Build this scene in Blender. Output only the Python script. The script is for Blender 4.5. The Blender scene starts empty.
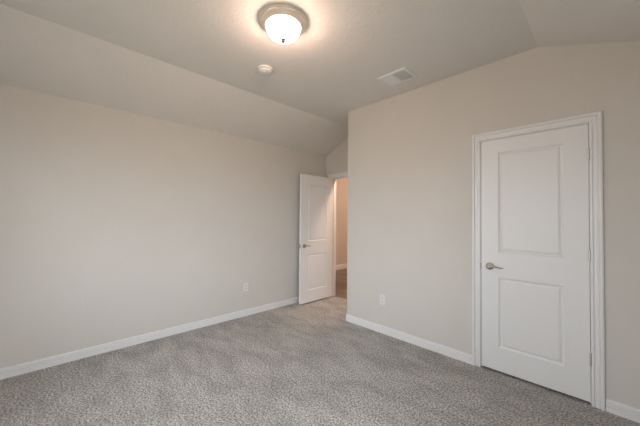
import bpy, bmesh, math
from mathutils import Vector, Matrix

S = bpy.context.scene
C = S.collection

# ------------------------------------------------------------------ camera
YAW, PITCH, ROLL, F_PX = 45.88, 1.079, 0.468, 283.214
cam_data = bpy.data.cameras.new('camera')
cam = bpy.data.objects.new('camera', cam_data)
C.objects.link(cam)
y_, p_, r_ = (math.radians(v) for v in (YAW, PITCH, ROLL))
fw = Vector((-math.sin(y_) * math.cos(p_), math.cos(y_) * math.cos(p_), math.sin(p_)))
rt = Vector((math.cos(y_), math.sin(y_), 0))
up = rt.cross(fw)
r2 = rt * math.cos(r_) + up * math.sin(r_)
u2 = up * math.cos(r_) - rt * math.sin(r_)
mw = Matrix((r2, u2, -fw)).transposed().to_4x4()
mw.translation = Vector((0, 0, 1.35))
cam.matrix_world = mw
cam_data.sensor_fit = 'HORIZONTAL'
cam_data.sensor_width = 36.0
cam_data.lens = F_PX / 640 * 36.0
cam_data.clip_start = 0.02
S.camera = cam

# ------------------------------------------------------------------ exposure, world, daylight
S.view_settings.view_transform = 'Standard'
S.view_settings.look = 'None'
S.view_settings.gamma = 1
S.view_settings.use_curve_mapping = False
S.view_settings.exposure = 0.0

SKY_STRENGTH = 5.9
LAMP_W = 23.5             # bulb inside the ceiling light
LAMP_STRENGTH = 3.5       # glow of its frosted glass
HALL_STRENGTH = 185.0
world = bpy.data.worlds.new('overcast_sky')
S.world = world
world.use_nodes = True
nt = world.node_tree
nt.nodes.clear()
wo = nt.nodes.new('ShaderNodeOutputWorld')
bg = nt.nodes.new('ShaderNodeBackground')
tc = nt.nodes.new('ShaderNodeTexCoord')
sp = nt.nodes.new('ShaderNodeSeparateXYZ')
rp = nt.nodes.new('ShaderNodeValToRGB')
rp.color_ramp.elements[0].position = 0.42
rp.color_ramp.elements[0].color = (0.44, 0.41, 0.36, 1)      # ground outside
rp.color_ramp.elements[1].position = 0.52
rp.color_ramp.elements[1].color = (0.96, 1.03, 1.13, 1)       # pale overcast sky
ma = nt.nodes.new('ShaderNodeMath'); ma.operation = 'MULTIPLY_ADD'
ma.inputs[1].default_value = 0.5; ma.inputs[2].default_value = 0.5
nt.links.new(tc.outputs['Generated'], sp.inputs[0])
nt.links.new(sp.outputs['Z'], ma.inputs[0])
nt.links.new(ma.outputs[0], rp.inputs[0])
nt.links.new(rp.outputs[0], bg.inputs['Color'])
bg.inputs['Strength'].default_value = SKY_STRENGTH
nt.links.new(bg.outputs[0], wo.inputs[0])

# room measures (metres); camera stands above the origin
XA = -3.528          # long wall on the left
XR = 0.47            # wall behind the camera, to its right
YB = 2.889           # closet wall
YC = 3.565           # entry wall at the end of the alcove
YBACK = -1.05        # wall behind the camera
XCOR = -2.467        # outside corner of the closet wall
HC = 2.777           # flat ceiling
XC1, XC2 = -2.858, -0.412
HA = 2.449
def ceil_z(x):
    if x < XC1: return HC - (XC1 - x) * (HC - HA) / (XC1 - XA)
    if x > XC2: return HC - (x - XC2) * 0.357
    return HC

# windows behind the camera: (wall, lo, hi, sill, head)
WIN_BACK = (-2.80, -0.50, 0.60, 2.10)
WIN_SIDE = (-0.25, 1.60, 0.45, 2.05)
def portal(name, loc, rot, sx, sy):
    l = bpy.data.lights.new(name, 'AREA')
    l.shape = 'RECTANGLE'; l.size = sx; l.size_y = sy
    l.cycles.is_portal = True
    o = bpy.data.objects.new(name, l); C.objects.link(o)
    o.location = loc; o.rotation_euler = rot
    return o
portal('window_portal', ((WIN_BACK[0]+WIN_BACK[1])/2, YBACK-0.125, (WIN_BACK[2]+WIN_BACK[3])/2),
       (math.radians(90), 0, math.radians(0)) , WIN_BACK[1]-WIN_BACK[0], WIN_BACK[3]-WIN_BACK[2])
portal('window_portal', (XR+0.125, (WIN_SIDE[0]+WIN_SIDE[1])/2, (WIN_SIDE[2]+WIN_SIDE[3])/2),
       (math.radians(90), 0, math.radians(90)), WIN_SIDE[1]-WIN_SIDE[0], WIN_SIDE[3]-WIN_SIDE[2])

# ------------------------------------------------------------------ helpers
def bx(bm, x0, x1, y0, y1, z0, z1):
    vs = [bm.verts.new((x, y, z)) for x in (x0, x1) for y in (y0, y1) for z in (z0, z1)]
    for f in ((0,1,3,2),(4,6,7,5),(0,4,5,1),(2,3,7,6),(0,2,6,4),(1,5,7,3)):
        bm.faces.new([vs[i] for i in f])

def prism(bm, pts, fn, a, b):
    """closed polygon pts extruded from a to b; fn(u, v, w) -> xyz"""
    A = [bm.verts.new(fn(u, v, a)) for u, v in pts]
    B = [bm.verts.new(fn(u, v, b)) for u, v in pts]
    bm.faces.new(A); bm.faces.new(B[::-1])
    n = len(pts)
    for i in range(n):
        bm.faces.new([A[i], B[i], B[(i+1) % n], A[(i+1) % n]])

def lathe(bm, prof, origin, axis=(0,0,1), seg=48, cap0=True, cap1=True):
    """prof: list of (radius, distance along axis)"""
    ax = Vector(axis).normalized()
    t = Vector((1,0,0)) if abs(ax.x) < 0.9 else Vector((0,1,0))
    e1 = ax.cross(t).normalized(); e2 = ax.cross(e1)
    o = Vector(origin); rings = []
    for r, d in prof:
        if r < 1e-6:
            rings.append([bm.verts.new(o + ax*d)])
        else:
            rings.append([bm.verts.new(o + ax*d + e1*r*math.cos(2*math.pi*k/seg) + e2*r*math.sin(2*math.pi*k/seg)) for k in range(seg)])
    for A, B in zip(rings, rings[1:]):
        for k in range(seg):
            j = (k+1) % seg
            if len(A) == 1 and len(B) == 1: continue
            if len(A) == 1: bm.faces.new([A[0], B[k], B[j]])
            elif len(B) == 1: bm.faces.new([A[k], B[0], A[j]])
            else: bm.faces.new([A[k], B[k], B[j], A[j]])
    if cap0 and len(rings[0]) > 1: bm.faces.new(rings[0])
    if cap1 and len(rings[-1]) > 1: bm.faces.new(rings[-1][::-1])

def tube(bm, pts, radii, seg=16, flat=1.0, flat_dir=(0,0,1)):
    """tapered tube through pts, ellipse squashed by `flat` along flat_dir"""
    pts = [Vector(p) for p in pts]; fd = Vector(flat_dir); rings = []
    for i, p in enumerate(pts):
        d = (pts[min(i+1, len(pts)-1)] - pts[max(i-1, 0)]).normalized()
        e1 = d.cross(fd).normalized(); e2 = e1.cross(d).normalized()
        r = radii[i]
        rings.append([bm.verts.new(p + e1*r*math.cos(2*math.pi*k/seg) + e2*r*flat*math.sin(2*math.pi*k/seg)) for k in range(seg)])
    for A, B in zip(rings, rings[1:]):
        for k in range(seg):
            j = (k+1) % seg
            bm.faces.new([A[k], B[k], B[j], A[j]])
    bm.faces.new(rings[0]); bm.faces.new(rings[-1][::-1])

def spline(pts, n=8):
    P = [Vector(p) for p in pts]; P = [P[0]*2-P[1]] + P + [P[-1]*2-P[-2]]; out = []
    for i in range(1, len(P)-2):
        for k in range(n):
            t = k/n
            out.append(0.5*((2*P[i]) + (-P[i-1]+P[i+1])*t + (2*P[i-1]-5*P[i]+4*P[i+1]-P[i+2])*t*t + (-P[i-1]+3*P[i]-3*P[i+1]+P[i+2])*t**3))
    out.append(P[-2]); return out

def obj(name, bm, mat, parent=None, origin=(0,0,0), smooth=False, bevel=0.0, angle=35):
    """link bm (built in world space) as one mesh object; children share their root's origin"""
    bmesh.ops.remove_doubles(bm, verts=bm.verts, dist=1e-6)
    bmesh.ops.recalc_face_normals(bm, faces=bm.faces)
    root_org = Vector(origin)
    if parent is not None:
        root_org = Vector(parent['_o'])
    bm.transform(Matrix.Translation(-root_org))
    me = bpy.data.meshes.new(name); bm.to_mesh(me); bm.free()
    o = bpy.data.objects.new(name, me); C.objects.link(o)
    me.materials.append(mat)
    if parent is None: o.location = root_org
    else: o.parent = parent
    o['_o'] = list(root_org)
    if smooth:
        for p in me.polygons: p.use_smooth = True
        me.set_sharp_from_angle(angle=math.radians(angle))
    if bevel:
        m = o.modifiers.new('edge_softening', 'BEVEL'); m.width = bevel; m.segments = 2
        m.limit_method = 'ANGLE'; m.angle_limit = math.radians(40)
    return o

def thing(name, origin):
    o = bpy.data.objects.new(name, None); C.objects.link(o)
    o.location = origin; o['_o'] = list(origin); o.empty_display_size = 0.05
    return o
def tag(o, label=None, cat=None, group=None, kind=None):
    for k, v in (('label', label), ('category', cat), ('group', group), ('kind', kind)):
        if v: o[k] = v
    return o
def struct(o): return tag(o, kind='structure')
def copy_tree(o, parent=None):
    c = o.copy(); C.objects.link(c)
    if parent: c.parent = parent
    for ch in [x for x in S.objects if x.parent == o]:
        copy_tree(ch, c)
    return c

# ------------------------------------------------------------------ materials
def mat(name, col, rough=0.5, metal=0.0, bump=None, spec=0.5, vary=None):
    m = bpy.data.materials.new(name); m.use_nodes = True
    n = m.node_tree.nodes; L = m.node_tree.links
    b = n['Principled BSDF']
    b.inputs['Base Color'].default_value = (*col, 1)
    b.inputs['Roughness'].default_value = rough
    b.inputs['Metallic'].default_value = metal
    b.inputs['Specular IOR Level'].default_value = spec
    tcn = n.new('ShaderNodeTexCoord')
    if vary:
        amt, sc = vary
        nz = n.new('ShaderNodeTexNoise'); nz.inputs['Scale'].default_value = sc; nz.inputs['Detail'].default_value = 3
        cr = n.new('ShaderNodeValToRGB')
        cr.color_ramp.elements[0].position = 0.3; cr.color_ramp.elements[1].position = 0.7
        cr.color_ramp.elements[0].color = (*[c*(1-amt) for c in col], 1)
        cr.color_ramp.elements[1].color = (*[min(1, c*(1+amt)) for c in col], 1)
        L.new(tcn.outputs['Object'], nz.inputs['Vector']); L.new(nz.outputs['Fac'], cr.inputs[0]); L.new(cr.outputs[0], b.inputs['Base Color'])
    if bump:
        sc, st, dist = bump
        nz = n.new('ShaderNodeTexNoise'); nz.inputs['Scale'].default_value = sc; nz.inputs['Detail'].default_value = 3
        bp = n.new('ShaderNodeBump'); bp.inputs['Strength'].default_value = st; bp.inputs['Distance'].default_value = dist
        L.new(tcn.outputs['Object'], nz.inputs['Vector']); L.new(nz.outputs['Fac'], bp.inputs['Height']); L.new(bp.outputs[0], b.inputs['Normal'])
    return m

WALLCOL = (0.70, 0.668, 0.612)
M_wall = mat('greige_wall_paint', WALLCOL, 0.7, bump=(55, 0.35, 0.004), spec=0.3, vary=(0.012, 4))
M_ceil = mat('greige_ceiling_paint', (0.75, 0.725, 0.68), 0.8, bump=(42, 0.5, 0.005), spec=0.2, vary=(0.012, 4))
M_trim = mat('white_trim_paint', (0.86, 0.855, 0.84), 0.35, bump=(30, 0.05, 0.001))
M_door = mat('white_door_paint', (0.87, 0.868, 0.85), 0.38, bump=(220, 0.08, 0.0008))
M_nickel = mat('satin_nickel', (0.46, 0.42, 0.37), 0.28, 1.0, bump=(300, 0.05, 0.0005))
M_pan = mat('brushed_nickel_pan', (0.88, 0.78, 0.64), 0.33, 0.65, bump=(200, 0.08, 0.0005))
M_plastic = mat('white_plastic', (0.80, 0.79, 0.76), 0.4, bump=(80, 0.03, 0.0005))
M_slot = mat('dark_slot', (0.03, 0.03, 0.03), 0.6, bump=(80, 0.03, 0.0005))
M_vent = mat('white_enamel_metal', (0.80, 0.81, 0.80), 0.4, bump=(80, 0.03, 0.0005))
M_duct = mat('grey_duct_metal', (0.55, 0.55, 0.55), 0.6, 0.2, bump=(20, 0.1, 0.002))
M_dark = mat('closet_interior_paint', (0.5, 0.47, 0.43), 0.8, bump=(55, 0.3, 0.004))
M_hallwall = mat('hall_wall_paint', (0.62, 0.555, 0.49), 0.7, bump=(55, 0.35, 0.004), spec=0.3)

def emit_glass(name, col, strength, through=0.0):
    m = bpy.data.materials.new(name); m.use_nodes = True
    n = m.node_tree.nodes; L = m.node_tree.links
    b = n['Principled BSDF']
    b.inputs['Base Color'].default_value = (0.9, 0.9, 0.88, 1); b.inputs['Roughness'].default_value = 0.3
    nz = n.new('ShaderNodeTexNoise'); nz.inputs['Scale'].default_value = 9
    cr = n.new('ShaderNodeValToRGB')
    cr.color_ramp.elements[0].color = (*[c*0.92 for c in col], 1); cr.color_ramp.elements[1].color = (*col, 1)
    L.new(nz.outputs['Fac'], cr.inputs[0]); L.new(cr.outputs[0], b.inputs['Emission Color'])
    b.inputs['Emission Strength'].default_value = strength
    if through:
        tr = n.new('ShaderNodeBsdfTransparent'); mx = n.new('ShaderNodeMixShader'); mx.inputs[0].default_value = through
        L.new(b.outputs[0], mx.inputs[1]); L.new(tr.outputs[0], mx.inputs[2]); L.new(mx.outputs[0], n['Material Output'].inputs[0])
    return m
M_bowl = emit_glass('lit_frosted_glass', (0.93, 0.97, 1.0), LAMP_STRENGTH, 0.5)
M_bowl_hall = emit_glass('lit_amber_glass', (1.0, 0.70, 0.52), HALL_STRENGTH)

def pane_mat():
    m = bpy.data.materials.new('window_glass'); m.use_nodes = True
    n = m.node_tree.nodes; L = m.node_tree.links; n.clear()
    o = n.new('ShaderNodeOutputMaterial'); mx = n.new('ShaderNodeMixShader')
    t = n.new('ShaderNodeBsdfTransparent'); g = n.new('ShaderNodeBsdfGlossy'); f = n.new('ShaderNodeFresnel')
    g.inputs['Roughness'].default_value = 0.02; f.inputs['IOR'].default_value = 1.3
    L.new(f.outputs[0], mx.inputs[0]); L.new(t.outputs[0], mx.inputs[1]); L.new(g.outputs[0], mx.inputs[2]); L.new(mx.outputs[0], o.inputs[0])
    return m
M_pane = pane_mat()

PILE_X = 0.0
def carpet_mat():
    m = bpy.data.materials.new('beige_grey_carpet'); m.use_nodes = True
    n = m.node_tree.nodes; L = m.node_tree.links; b = n['Principled BSDF']
    b.inputs['Roughness'].default_value = 1.0; b.inputs['Specular IOR Level'].default_value = 0.05
    tcn = n.new('ShaderNodeTexCoord')
    # twisted tufts: flecks over a wide range of sizes
    nz = n.new('ShaderNodeTexNoise'); nz.inputs['Scale'].default_value = 72; nz.inputs['Detail'].default_value = 5; nz.inputs['Roughness'].default_value = 0.85
    nz.inputs['Lacunarity'].default_value = 2.0
    L.new(tcn.outputs['Object'], nz.inputs['Vector'])
    cr = n.new('ShaderNodeValToRGB'); e = cr.color_ramp.elements
    e[0].position = 0.41; e[0].color = (0.16, 0.152, 0.140, 1)
    e[1].position = 0.59; e[1].color = (0.75, 0.735, 0.705, 1)
    k = e.new(0.5); k.color = (0.43, 0.417, 0.395, 1)
    L.new(nz.outputs['Fac'], cr.inputs[0])
    # brushed pile direction: broad soft patches
    mp = n.new('ShaderNodeMapping'); mp.inputs['Location'].default_value = (PILE_X, 0.0, 0.0); mp.inputs['Rotation'].default_value = (0, 0, math.radians(35)); mp.inputs['Scale'].default_value = (1.0, 2.2, 1.0)
    L.new(tcn.outputs['Object'], mp.inputs['Vector'])
    n2 = n.new('ShaderNodeTexNoise'); n2.inputs['Scale'].default_value = 3.0; n2.inputs['Detail'].default_value = 3; n2.inputs['Distortion'].default_value = 0.6
    L.new(mp.outputs[0], n2.inputs['Vector'])
    mr = n.new('ShaderNodeMapRange'); mr.inputs['From Min'].default_value = 0.35; mr.inputs['From Max'].default_value = 0.65
    mr.inputs['To Min'].default_value = 0.87; mr.inputs['To Max'].default_value = 1.13
    L.new(n2.outputs['Fac'], mr.inputs['Value'])
    mx = n.new('ShaderNodeVectorMath'); mx.operation = 'SCALE'
    L.new(cr.outputs[0], mx.inputs[0]); L.new(mr.outputs[0], mx.inputs['Scale']); L.new(mx.outputs[0], b.inputs['Base Color'])
    bp = n.new('ShaderNodeBump'); bp.inputs['Strength'].default_value = 0.6; bp.inputs['Distance'].default_value = 0.012
    L.new(nz.outputs['Fac'], bp.inputs['Height']); L.new(bp.outputs[0], b.inputs['Normal'])
    return m
M_carpet = carpet_mat()

def wood_mat():
    m = bpy.data.materials.new('brown_plank_floor'); m.use_nodes = True
    n = m.node_tree.nodes; L = m.node_tree.links; b = n['Principled BSDF']
    b.inputs['Roughness'].default_value = 0.4
    tcn = n.new('ShaderNodeTexCoord')
    br = n.new('ShaderNodeTexBrick')
    br.inputs['Scale'].default_value = 1.0; br.inputs['Brick Width'].default_value = 1.2; br.inputs['Row Height'].default_value = 0.16
    br.inputs['Mortar Size'].default_value = 0.004; br.inputs['Color1'].default_value = (0.12, 0.09, 0.075, 1)
    br.inputs['Color2'].default_value = (0.26, 0.205, 0.17, 1); br.inputs['Mortar'].default_value = (0.05, 0.03, 0.02, 1)
    L.new(tcn.outputs['Object'], br.inputs['Vector'])
    mp = n.new('ShaderNodeMapping'); mp.inputs['Scale'].default_value = (2, 30, 1)
    L.new(tcn.outputs['Object'], mp.inputs['Vector'])
    nz = n.new('ShaderNodeTexNoise'); nz.inputs['Scale'].default_value = 3; nz.inputs['Detail'].default_value = 5
    L.new(mp.outputs[0], nz.inputs['Vector'])
    mr = n.new('ShaderNodeMapRange'); mr.inputs['To Min'].default_value = 0.7; mr.inputs['To Max'].default_value = 1.3
    L.new(nz.outputs['Fac'], mr.inputs['Value'])
    mx = n.new('ShaderNodeVectorMath'); mx.operation = 'SCALE'
    L.new(br.outputs['Color'], mx.inputs[0]); L.new(mr.outputs[0], mx.inputs['Scale']); L.new(mx.outputs[0], b.inputs['Base Color'])
    return m
M_wood = wood_mat()

# ------------------------------------------------------------------ room shell
XZ = lambda u, v, w: (u, w, v)
YZ = lambda u, v, w: (w, u, v)
XY = lambda u, v, w: (u, v, w)
T = 0.115
# floor (carpet) and hall floor
bm = bmesh.new(); bx(bm, XA-T, XR+T, YBACK-T, YC+0.065, -0.06, 0.0); struct(obj('floor', bm, M_carpet))
HX0, HX1, HY1, HH = -5.03, -1.4, 8.2, 2.74
bm = bmesh.new(); bx(bm, HX0-T, HX1, YC+T, HY1+T, -0.06, -0.008); bx(bm, -3.408, -2.607, YC+0.065, YC+T, -0.06, -0.008)
struct(obj('floor_hall', bm, M_wood))

# ceiling slab following the vault
bm = bmesh.new()
xs = [XA-T, XA, XC1, XC2, XR, XR+T]
low = [(x, ceil_z(x)) for x in xs]
prism(bm, low + [(x, z+0.12) for x, z in reversed(low)], XZ, YBACK-T, YC+T)
struct(obj('ceiling', bm, M_ceil))

def wall_pieces(bm, x0, x1, ya, yb, holes=(), zf=ceil_z, brk=(XC1, XC2), fn=XZ):
    """gabled wall in the u-z plane between x0 and x1 with rectangular openings (u0,u1,z0,z1)"""
    cuts = sorted({x0, x1, *[b for b in brk if x0 < b < x1], *[h[0] for h in holes], *[h[1] for h in holes]})
    for a, b in zip(cuts, cuts[1:]):
        h = next((h for h in holes if h[0] <= a+1e-6 and h[1] >= b-1e-6), None)
        if not h:
            prism(bm, [(a, 0), (b, 0), (b, zf(b)), (a, zf(a))], fn, ya, yb)
        else:
            if h[2] > 0: prism(bm, [(a, 0), (b, 0), (b, h[2]), (a, h[2])], fn, ya, yb)
            prism(bm, [(a, h[3]), (b, h[3]), (b, zf(b)), (a, zf(a))], fn, ya, yb)

# long left wall
bm = bmesh.new(); bx(bm, XA-T, XA, YBACK-T, YC+T, 0, HA); struct(obj('wall_left', bm, M_wall))
# entry wall at the alcove end, gabled, with the door opening
E_X0, E_X1, E_TOP = -3.390, -2.625, 2.048          # clear opening
JT = 0.018
bm = bmesh.new(); wall_pieces(bm, XA, XCOR+T, YC, YC+T, [(E_X0-JT, E_X1+JT, 0, E_TOP+JT)]); struct(obj('wall_entry', bm, M_wall))
# closet wall with rounded outside corner, returning into the alcove
D_X0, D_X1, D_Z0, D_Z1 = -0.840, -0.118, 0.020, 2.070   # closet door leaf
OP0, OP1, OPZ = D_X0-0.003-JT, D_X1+0.003+JT, D_Z1+0.003+JT
bm = bmesh.new()
rr = 0.026
arc = [(XCOR+rr-rr*math.cos(t), YB+rr-rr*math.sin(t)) for t in [i*math.pi/2/8 for i in range(9)]]
plan = [(XCOR, YC)] + arc + [(OP0, YB), (OP0, YB+T), (XCOR+T, YB+T), (XCOR+T, YC)]
prism(bm, plan, XY, 0, HC)
struct(obj('wall_closet', bm, M_wall, smooth=True, angle=30))
bm = bmesh.new(); wall_pieces(bm, OP0, XR, YB, YB+T, [(OP0, OP1, 0, OPZ)]); struct(obj('wall_closet_door', bm, M_wall))
# closet interior shell
bm = bmesh.new()
bx(bm, XCOR+T, XR, YC, YC+0.05, 0, 2.45)
bx(bm, XR, XR+0.05, YB+T, YC+0.05, 0, 2.45)
bx(bm, XCOR+T, XR+0.05, YB+T, YC+0.05, 2.45, 2.47)
struct(obj('wall_closet_interior', bm, M_dark))
# walls behind the camera with their windows
bm = bmesh.new(); wall_pieces(bm, XA, XR, YBACK-T, YBACK, [WIN_BACK]); struct(obj('wall_back', bm, M_wall))
bm = bmesh.new(); zr = ceil_z(XR)
wall_pieces(bm, YBACK-T, YB+T, XR, XR+T, [WIN_SIDE], zf=lambda y: zr-0.0005, brk=(), fn=YZ); struct(obj('wall_right', bm, M_wall))
# hall
bm = bmesh.new(); bx(bm, HX0-T, HX0, YC, HY1+T, 0, HH); struct(obj('wall_hall_left', bm, M_hallwall))
bm = bmesh.new(); bx(bm, HX0, HX1, HY1, HY1+T, 0, HH); struct(obj('wall_hall_far', bm, M_hallwall))
bm = bmesh.new(); bx(bm, HX1, HX1+T, YC+T, HY1, 0, HH); struct(obj('wall_hall_right', bm, M_hallwall))
bm = bmesh.new(); bx(bm, HX0, XA-T, YC, YC+T, 0, HH); bx(bm, XCOR+T, HX1+T, YC+0.05, YC+T, 0, HH); struct(obj('wall_hall_near', bm, M_hallwall))
bm = bmesh.new(); bx(bm, HX0-T, HX1+T, YC+T, HY1+T, HH, HH+0.1); bx(bm, HX0-T, XA-T, YC, YC+T, HH, HH+0.1); struct(obj('ceiling_hall', bm, M_ceil))

# ------------------------------------------------------------------ baseboards
BASE = [(0, 0.0), (0.016, 0.0), (0.016, 0.031), (0.015, 0.0325), (0.008, 0.033), (0.008, 0.0405), (0.0165, 0.042), (0.0175, 0.045), (0.0175, 0.054),
        (0.016, 0.0555), (0.007, 0.056), (0.007, 0.064), (0.0135, 0.0655), (0.0145, 0.069), (0.0135, 0.078), (0.008, 0.084), (0.0, 0.086)]
def base_run(name, path, zs=1.0):
    """sweep the baseboard profile along an xy path; room lies to the left of travel"""
    bm = bmesh.new(); P = [Vector((*p, 0)) for p in path]; rows = []
    nrm = []
    for a, b in zip(P, P[1:]):
        d = (b-a).normalized(); nrm.append(Vector((-d.y, d.x, 0)))
    for i, p in enumerate(P):
        if i == 0: m = nrm[0]
        elif i == len(P)-1: m = nrm[-1]
        else:
            m = nrm[i-1] + nrm[i]; m = m / (m.dot(nrm[i]))
        rows.append([bm.verts.new(p + m*t + Vector((0, 0, z*zs+0.0005))) for t, z in BASE])
    n = len(BASE)
    for A, B in zip(rows, rows[1:]):
        for k in range(n):
            bm.faces.new([A[k], B[k], B[(k+1) % n], A[(k+1) % n]])
    bm.faces.new(rows[0]); bm.faces.new(rows[-1][::-1])
    return struct(obj(name, bm, M_trim))
arcp = [(XCOR+rr-rr*math.cos(t), YB+rr-rr*math.sin(t)) for t in [i*math.pi/2/4 for i in range(5)]]
base_run('baseboard_left', [(XA, YC), (XA, YBACK)], 1.0)
base_run('baseboard_closet', [(-0.915, YB)] + arcp[::-1] + [(XCOR, YC)], 1.0)
base_run('baseboard_right', [(XR, YB), (-0.041, YB)], 1.0)
base_run('baseboard_entry', [(-3.462, YC), (XA+0.016, YC)], 1.0)
base_run('baseboard_back', [(XA, YBACK), (XR, YBACK)])
base_run('baseboard_side', [(XR, YBACK), (XR, YB)])
base_run('baseboard_hall', [(HX0, HY1), (HX0, YC+T)], 1.5)

# ------------------------------------------------------------------ door casings and jambs
CAS = [(0, 0), (0, 0.009), (0.002, 0.012), (0.010, 0.013), (0.0125, 0.011), (0.013, 0.0055), (0.017, 0.0055), (0.020, 0.0085), (0.032, 0.0105), (0.038, 0.0105), (0.0395, 0.0075),
        (0.042, 0.0075), (0.045, 0.017), (0.049, 0.021), (0.059, 0.021), (0.065, 0.018), (0.067, 0.013), (0.067, 0)]
def casing(name, x0, x1, ztop, yw, depth_dir=-1):
    bm = bmesh.new(); rows = [[], [], [], []]
    for u, t in CAS:
        y = yw + depth_dir*t
        for r, (x, z) in zip(rows, ((x0-u, 0.001), (x0-u, ztop+u), (x1+u, ztop+u), (x1+u, 0.001))):
            r.append(bm.verts.new((x, y, z)))
    n = len(CAS)
    for A, B in zip(rows, rows[1:]):
        for k in range(n):
            bm.faces.new([A[k], B[k], B[(k+1) % n], A[(k+1) % n]])
    bm.faces.new(rows[0]); bm.faces.new(rows[-1][::-1])
    return struct(obj(name, bm, M_trim))
def jamb(parent, x0, x1, ztop, y0, y1, stop_y):
    bm = bmesh.new()
    bx(bm, x0-JT, x0, y0, y1, 0.001, ztop+JT); bx(bm, x1, x1+JT, y0, y1, 0.001, ztop+JT); bx(bm, x0, x1, y0, y1, ztop, ztop+JT)
    o = obj('jamb', bm, M_trim, parent)
    bm = bmesh.new(); s = 0.010
    bx(bm, x0, x0+s, stop_y, stop_y+0.03, 0.001, ztop); bx(bm, x1-s, x1, stop_y, stop_y+0.03, 0.001, ztop); bx(bm, x0+s, x1-s, stop_y, stop_y+0.03, ztop-s, ztop)
    obj('door_stop', bm, M_trim, parent)

t1 = casing('trim_1', D_X0-0.003-0.005, D_X1+0.003+0.005, D_Z1+0.003+0.005, YB)
jamb(t1, D_X0-0.003, D_X1+0.003, D_Z1+0.003, YB, YB+T, YB+0.038)
bm = bmesh.new(); bx(bm, D_X0-0.0035, D_X0-0.0018, YB-0.001, YB+0.03, 0.895, 0.955); bx(bm, D_X0-0.0075, D_X0-0.0018, YB-0.0025, YB-0.0002, 0.902, 0.948)
obj('strike_plate', bm, M_nickel, t1)
t2 = casing('trim_2', E_X0-0.005, E_X1+0.005, E_TOP+0.005, YC)
jamb(t2, E_X0, E_X1, E_TOP, YC, YC+T, YC+0.040)
t3 = casing('trim_3', E_X0-0.005, E_X1+0.005, E_TOP+0.005, YC+T, 1)

# ------------------------------------------------------------------ door leaves
def leaf(name, fn, w, h, t, pan_u, panels):
    """moulded two-panel leaf; fn(u, v, n): u across, v up, n out of the shown face (0 = face, -t = back)"""
    bm = bmesh.new()
    us = [0, pan_u[0], pan_u[1], w]
    vs = [0, panels[0][0], panels[0][1], panels[1][0], panels[1][1], h]
    ring = [(0, 0), (0.002, -0.003), (0.010, -0.0105), (0.015, -0.012), (0.019, -0.0115), (0.031, -0.004), (0.034, -0.0035)]
    for side in (0, 1):
        N = (lambda d: d) if side == 0 else (lambda d: -t-d)
        for i in range(3):
            for j in range(5):
                if i == 1 and j in (1, 3): continue
                bm.faces.new([bm.verts.new(fn(u, v, N(0))) for u, v in ((us[i], vs[j]), (us[i+1], vs[j]), (us[i+1], vs[j+1]), (us[i], vs[j+1]))])
        for v0, v1 in panels:
            rows = [[bm.verts.new(fn(u, v, N(d))) for u, v in ((pan_u[0]+s, v0+s), (pan_u[1]-s, v0+s), (pan_u[1]-s, v1-s), (pan_u[0]+s, v1-s))] for s, d in ring]
            for A, B in zip(rows, rows[1:]):
                for k in range(4): bm.faces.new([A[k], A[(k+1) % 4], B[(k+1) % 4], B[k]])
            bm.faces.new(rows[-1])
    for j in range(5):
        for u in (0, w):
            bm.faces.new([bm.verts.new(fn(u, v, n)) for v, n in ((vs[j], 0), (vs[j+1], 0), (vs[j+1], -t), (vs[j], -t))])
    for i in range(3):
        for v in (0, h):
            bm.faces.new([bm.verts.new(fn(u, v, n)) for u, n in ((us[i], 0), (us[i+1], 0), (us[i+1], -t), (us[i], -t))])
    o = obj(name, bm, M_door, origin=fn(w, 0, -t/2))
    return struct(o)

def lever(parent, fn, u, v, dirn, n0, sgn, droop=1):
    """rosette + curved lever on the face at n0; sgn = outward sign; dirn = direction the lever points along u"""
    f = lambda a, b, c: Vector(fn(u+a*dirn, v+b, n0+sgn*c))
    ax = Vector(fn(u, v, n0+sgn)) - Vector(fn(u, v, n0))
    bm = bmesh.new()
    lathe(bm, [(0.0325, 0), (0.0325, 0.004), (0.030, 0.008), (0.022, 0.011), (0.014, 0.013), (0.0115, 0.018), (0.011, 0.040), (0.0, 0.040)], f(0, 0, 0), ax, 40)
    h = obj('lever_handle', bm, M_nickel, parent, smooth=True)
    bm = bmesh.new()
    pts = spline([f(-0.012, 0.001, 0.046), f(0.012, 0.003, 0.047), f(0.040, 0.005, 0.046), f(0.070, -0.002, 0.043), f(0.095, -0.005, 0.040), f(0.112, -0.001, 0.037)], 6)
    n = len(pts); rad = []
    for i in range(n):
        q = i/(n-1); rad.append(0.0085 - 0.0045*q if q > 0.06 else 0.007)
    rad[-1] = 0.003
    tube(bm, pts, rad, 14, 1.0, ax)
    obj('lever', bm, M_nickel, h, smooth=True)
    bm = bmesh.new(); lathe(bm, [(0.004, 0.0), (0.004, 0.014), (0, 0.014)], f(0, 0, 0.042), ax, 16)
    obj('lock_button', bm, M_nickel, h, smooth=True)
    return h

def hinge(parent, x, y, z, ux, uy):
    """knuckle at (x, y) with a leaf running along (ux, uy)"""
    bm = bmesh.new()
    for k in range(3):
        lathe(bm, [(0.0, -0.0005), (0.0062, 0), (0.0062, 0.0285), (0.0, 0.029)], (x, y, z-0.044+k*0.0295), (0, 0, 1), 20)
    lathe(bm, [(0.0, 0), (0.004, 0.001), (0.0045, 0.004), (0.0, 0.006)], (x, y, z+0.0445), (0, 0, 1), 16)
    h = obj('hinge', bm, M_hinge, parent, smooth=True)
    return h
M_hinge = mat('hinge_nickel', (0.72, 0.71, 0.68), 0.38, 1.0, bump=(200, 0.03, 0.0005))

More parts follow.
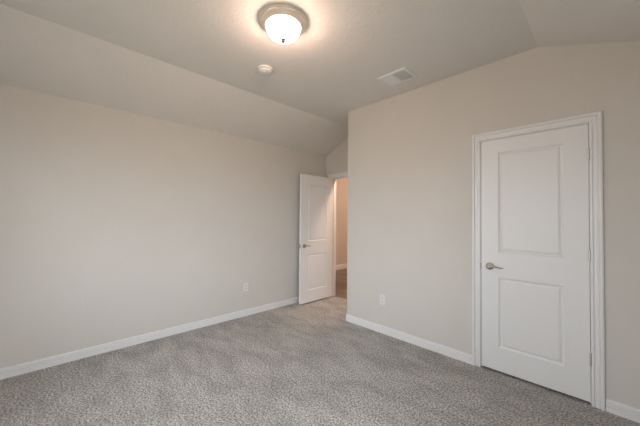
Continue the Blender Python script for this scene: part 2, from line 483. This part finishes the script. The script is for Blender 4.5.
# closet door (closed)
LT = 0.035
W1 = D_X1-D_X0
f1 = lambda u, v, n: (D_X0+u, YB+0.001-n, D_Z0+v)
d1 = leaf('door_1', f1, W1, D_Z1-D_Z0, LT, (0.136, 0.578), ((0.205, 0.820), (1.040, 1.930)))
lever(d1, f1, 0.068, 0.912, 1, 0, 1)
for z in (1.843, 1.092, 0.330):
    hinge(d1, D_X1+0.0015, YB-0.005, z, 0, 1)

# entry door, swung ninety degrees into the room
EL0, EL1, EX = 2.846, 3.556, -3.355
EZ0, EZ1 = 0.020, 2.040
f2 = lambda u, v, n: (EX+n, EL0+u, EZ0+v)
d2 = leaf('door_2', f2, EL1-EL0, EZ1-EZ0, LT, (0.140, 0.570), ((0.190, 0.758), (0.970, 1.875)))
lever(d2, f2, 0.070, 0.895, 1, 0, 1)
lever(d2, f2, 0.070, 0.895, 1, -LT, -1)
bm = bmesh.new()
bx(bm, EX-0.030, EX-0.005, EL0-0.0012, EL0+0.002, 0.885, 0.942)
lt = obj('latch_plate', bm, M_nickel, d2)
bm = bmesh.new(); bx(bm, EX-0.023, EX-0.012, EL0-0.010, EL0, 0.904, 0.924); obj('latch_bolt', bm, M_nickel, lt)
for z in (1.82, 1.07, 0.31):
    hinge(d2, E_X0-0.004, YC-0.007, z, 0, 1)

# ------------------------------------------------------------------ windows behind the camera
def window(name, lo, hi, z0, z1, fn, wplane, outdir):
    """fn(u, z, w): u along the wall, w across it"""
    bm = bmesh.new(); f = 0.045
    def b(u0, u1, a, c, w0, w1):
        p, q = fn(u0, a, w0), fn(u1, c, w1)
        bx(bm, min(p[0], q[0]), max(p[0], q[0]), min(p[1], q[1]), max(p[1], q[1]), a, c)
    w0, w1 = wplane+outdir*0.05, wplane+outdir*0.10
    b(lo, lo+f, z0, z1, w0, w1); b(hi-f, hi, z0, z1, w0, w1); b(lo+f, hi-f, z0, z0+f, w0, w1); b(lo+f, hi-f, z1-f, z1, w0, w1)
    zm = (z0+z1)/2; b(lo+f, hi-f, zm-0.02, zm+0.02, w0, w1)
    um = (lo+hi)/2; b(um-0.04, um+0.04, z0+f, z1-f, w0, w1)
    o = struct(obj(name, bm, M_trim))
    bm = bmesh.new(); b(lo+f, hi-f, z0+f, z1-f, wplane+outdir*0.073, wplane+outdir*0.077); obj('window_pane', bm, M_pane, o)
    bm = bmesh.new(); b(lo-0.05, hi+0.05, z0-0.02, z0-0.0005, wplane-outdir*0.03, wplane-outdir*0.0005); obj('window_sill', bm, M_trim, o)
window('window_1', *WIN_BACK, lambda u, z, w: (u, w), YBACK, -1)
window('window_2', *WIN_SIDE, lambda u, z, w: (w, u), XR, 1)

# ------------------------------------------------------------------ ceiling light
LX, LY = -1.648, 1.213
def ceiling_lamp(power, col):
    t = thing('ceiling_light', (LX, LY, HC))
    dn = (0, 0, -1); o = (LX, LY, HC)
    bm = bmesh.new()
    lathe(bm, [(0.0, 0.0), (0.160, 0.0005), (0.169, 0.003), (0.173, 0.007), (0.171, 0.011), (0.163, 0.013), (0.160, 0.016), (0.163, 0.019),
               (0.161, 0.023), (0.149, 0.030), (0.139, 0.037), (0.133, 0.042), (0.128, 0.044), (0.123, 0.042), (0.121, 0.038), (0.0, 0.036)], o, dn, 72)
    obj('canopy', bm, M_pan, t, smooth=True, angle=30)
    bm = bmesh.new()
    pr = [(0.119, 0.039), (0.122, 0.047)]
    for i in range(1, 17):
        a = i/16*math.pi/2
        pr.append((0.124*math.cos(a)**0.80 if i < 16 else 0.0, 0.047+0.086*math.sin(a)))
    lathe(bm, pr, o, dn, 72)
    g = obj('glass_bowl', bm, M_bowl, t, smooth=True, angle=60)
    bm = bmesh.new()
    lathe(bm, [(0.016, 0.131), (0.018, 0.134), (0.014, 0.137), (0.010, 0.141), (0.0145, 0.146), (0.0145, 0.153), (0.008, 0.158), (0.0, 0.159)], o, dn, 28)
    obj('finial', bm, M_finial, t, smooth=True)
    l = bpy.data.lights.new('light_bulb', 'POINT'); l.energy = power; l.color = col; l.shadow_soft_size = 0.038
    lo = bpy.data.objects.new('light_bulb', l); C.objects.link(lo); lo.parent = t; lo.location = (0, 0, -0.101)
    return t
M_finial = mat('dark_nickel', (0.10, 0.095, 0.09), 0.35, 1.0, bump=(200, 0.03, 0.0005))
lamp = tag(ceiling_lamp(LAMP_W, (1.0, 0.65, 0.50)), 'round flush ceiling light with brushed nickel rim and lit frosted glass bowl', 'ceiling light')
hl = copy_tree(lamp)
hl.location = (-2.75, 4.10, HH)
tag(hl, 'flush ceiling light in the hall beyond the open door', 'ceiling light')
for ch in [x for x in S.objects if x.parent == hl and x.name.startswith('glass_bowl')]:
    ch.data = ch.data.copy(); ch.data.materials[0] = M_bowl_hall
for ch in [x for x in S.objects if x.parent == hl and x.type == 'LIGHT']:
    bpy.data.objects.remove(ch)
hall_fill = copy_tree(hl)  # added second lamp, out of view, to brighten the hall wall
hall_fill.location = (-3.5, 6.6, HH)
tag(hall_fill, 'added unseen fill light, shaped as a flush ceiling light, deep in the hall', 'ceiling light')

# ------------------------------------------------------------------ smoke detector
SX, SY = -2.297, 1.482
t = tag(thing('smoke_detector', (SX, SY, HC)), 'small round white smoke detector mounted on the ceiling', 'smoke detector')
dn = (0, 0, -1); o = (SX, SY, HC)
bm = bmesh.new(); lathe(bm, [(0.0, 0.0), (0.070, 0.0005), (0.071, 0.004), (0.070, 0.014), (0.066, 0.017), (0.0, 0.017)], o, dn, 48)
obj('mounting_base', bm, M_plastic, t, smooth=True, angle=30)
bm = bmesh.new(); lathe(bm, [(0.054, 0.016), (0.054, 0.021), (0.0, 0.021)], o, dn, 48)
obj('sensor_gap', bm, M_duct, t, smooth=True, angle=30)
bm = bmesh.new(); lathe(bm, [(0.0, 0.0205), (0.060, 0.021), (0.061, 0.025), (0.057, 0.034), (0.046, 0.040), (0.028, 0.043), (0.0, 0.044)], o, dn, 48)
cv = obj('cover', bm, M_plastic, t, smooth=True, angle=30)
for k in range(12):
    a = 2*math.pi*k/12; bm = bmesh.new()
    c = Vector((SX+0.052*math.cos(a), SY+0.052*math.sin(a), HC-0.0190))
    bx(bm, c.x-0.003, c.x+0.003, c.y-0.003, c.y+0.003, c.z-0.0025, c.z+0.0025)
    obj('vent_rib', bm, M_plastic, t)
bm = bmesh.new(); lathe(bm, [(0.011, 0.041), (0.011, 0.046), (0.009, 0.048), (0, 0.048)], (SX+0.012, SY-0.018, HC), dn, 24); obj('test_button', bm, M_vent, cv, smooth=True)

# ------------------------------------------------------------------ ceiling vent
VX0, VX1, VY0, VY1 = -1.650, -1.340, 2.395, 2.642
vx, vy = (VX0+VX1)/2, (VY0+VY1)/2
t = tag(thing('ceiling_vent', (vx, vy, HC)), 'white louvred rectangular air register in the ceiling beside the closet wall', 'vent')
bm = bmesh.new()
rows = []
for s, d in ((0, 0.0003), (0.001, 0.004), (0.006, 0.008), (0.026, 0.010), (0.028, 0.009), (0.028, 0.0003)):
    rows.append([bm.verts.new((x, y, HC-d)) for x, y in ((VX0+s, VY0+s), (VX1-s, VY0+s), (VX1-s, VY1-s), (VX0+s, VY1-s))])
for A, B in zip(rows, rows[1:] + rows[:1]):
    for k in range(4): bm.faces.new([A[k], A[(k+1) % 4], B[(k+1) % 4], B[k]])
obj('frame', bm, M_vent, t)
bm = bmesh.new(); bx(bm, VX0+0.028, VX1-0.028, VY0+0.028, VY1-0.028, HC-0.0012, HC-0.0004); obj('duct_opening', bm, M_duct, t)
ix0, ix1, iy0, iy1 = VX0+0.029, VX1-0.029, VY0+0.029, VY1-0.029
bm = bmesh.new(); bx(bm, vx-0.003, vx+0.003, iy0, iy1, HC-0.0095, HC-0.0015); obj('divider', bm, M_vent, t)
for bank, (a, b, tilt) in enumerate(((ix0, vx-0.003, 1), (vx+0.003, ix1, -1))):
    nb = 9
    for k in range(nb):
        yc = iy0 + (k+0.5)*(iy1-iy0)/nb
        bm = bmesh.new(); dy = 0.0090*tilt; za = 0.0035 if tilt > 0 else 0.0062
        prism(bm, [(yc-dy, HC-za), (yc+dy, HC-0.0088), (yc+dy, HC-0.0100), (yc-dy, HC-za-0.0012)], YZ, a, b)
        obj('louvre', bm, M_vent, t)

# ------------------------------------------------------------------ wall outlets
def outlet(fn, u, v, label, group=None):
    """fn(u, v, n) with n out of the wall"""
    t = tag(thing('wall_outlet', fn(u, v, 0)), label, 'outlet', group)
    def box(bm, u0, u1, v0, v1, n0, n1):
        p, q = fn(u0, v0, n0), fn(u1, v1, n1)
        bx(bm, *[f(p[i], q[i]) for i in range(3) for f in (min, max)])
    bm = bmesh.new(); box(bm, u-0.036, u+0.036, v-0.059, v+0.059, 0.0003, 0.006)
    pl = obj('cover_plate', bm, M_plastic, t, bevel=0.003)
    for s in (1, -1):
        bm = bmesh.new(); box(bm, u-0.0165, u+0.0165, v+s*0.0195-0.0140, v+s*0.0195+0.0140, 0.0055, 0.0085)
        so = obj('socket', bm, M_plastic, t, bevel=0.003)
        bm = bmesh.new()
        for du in (-0.0065, 0.0065): box(bm, u+du-0.0012, u+du+0.0012, v+s*0.0195-0.001, v+s*0.0195+0.007, 0.0084, 0.0088)
        box(bm, u-0.0022, u+0.0022, v+s*0.0195-0.009, v+s*0.0195-0.005, 0.0084, 0.0088)
        obj('slot', bm, M_slot, so)
    bm = bmesh.new(); c = Vector(fn(u, v, 0.006)); lathe(bm, [(0.0028, -0.0002), (0.0028, 0.001), (0, 0.0012)], c, Vector(fn(0, 0, 1))-Vector(fn(0, 0, 0)), 16)
    obj('screw', bm, M_vent, pl, smooth=True)
    return t
outlet(lambda u, v, n: (XA+n, u, v), 2.005, 0.392, 'white duplex outlet low on the long plain wall, near the open door')
outlet(lambda u, v, n: (u, YB-n, v), -1.902, 0.392, 'white duplex outlet low on the closet wall, between the corner and the closet door')

for o in S.objects:
    if '_o' in o: del o['_o']
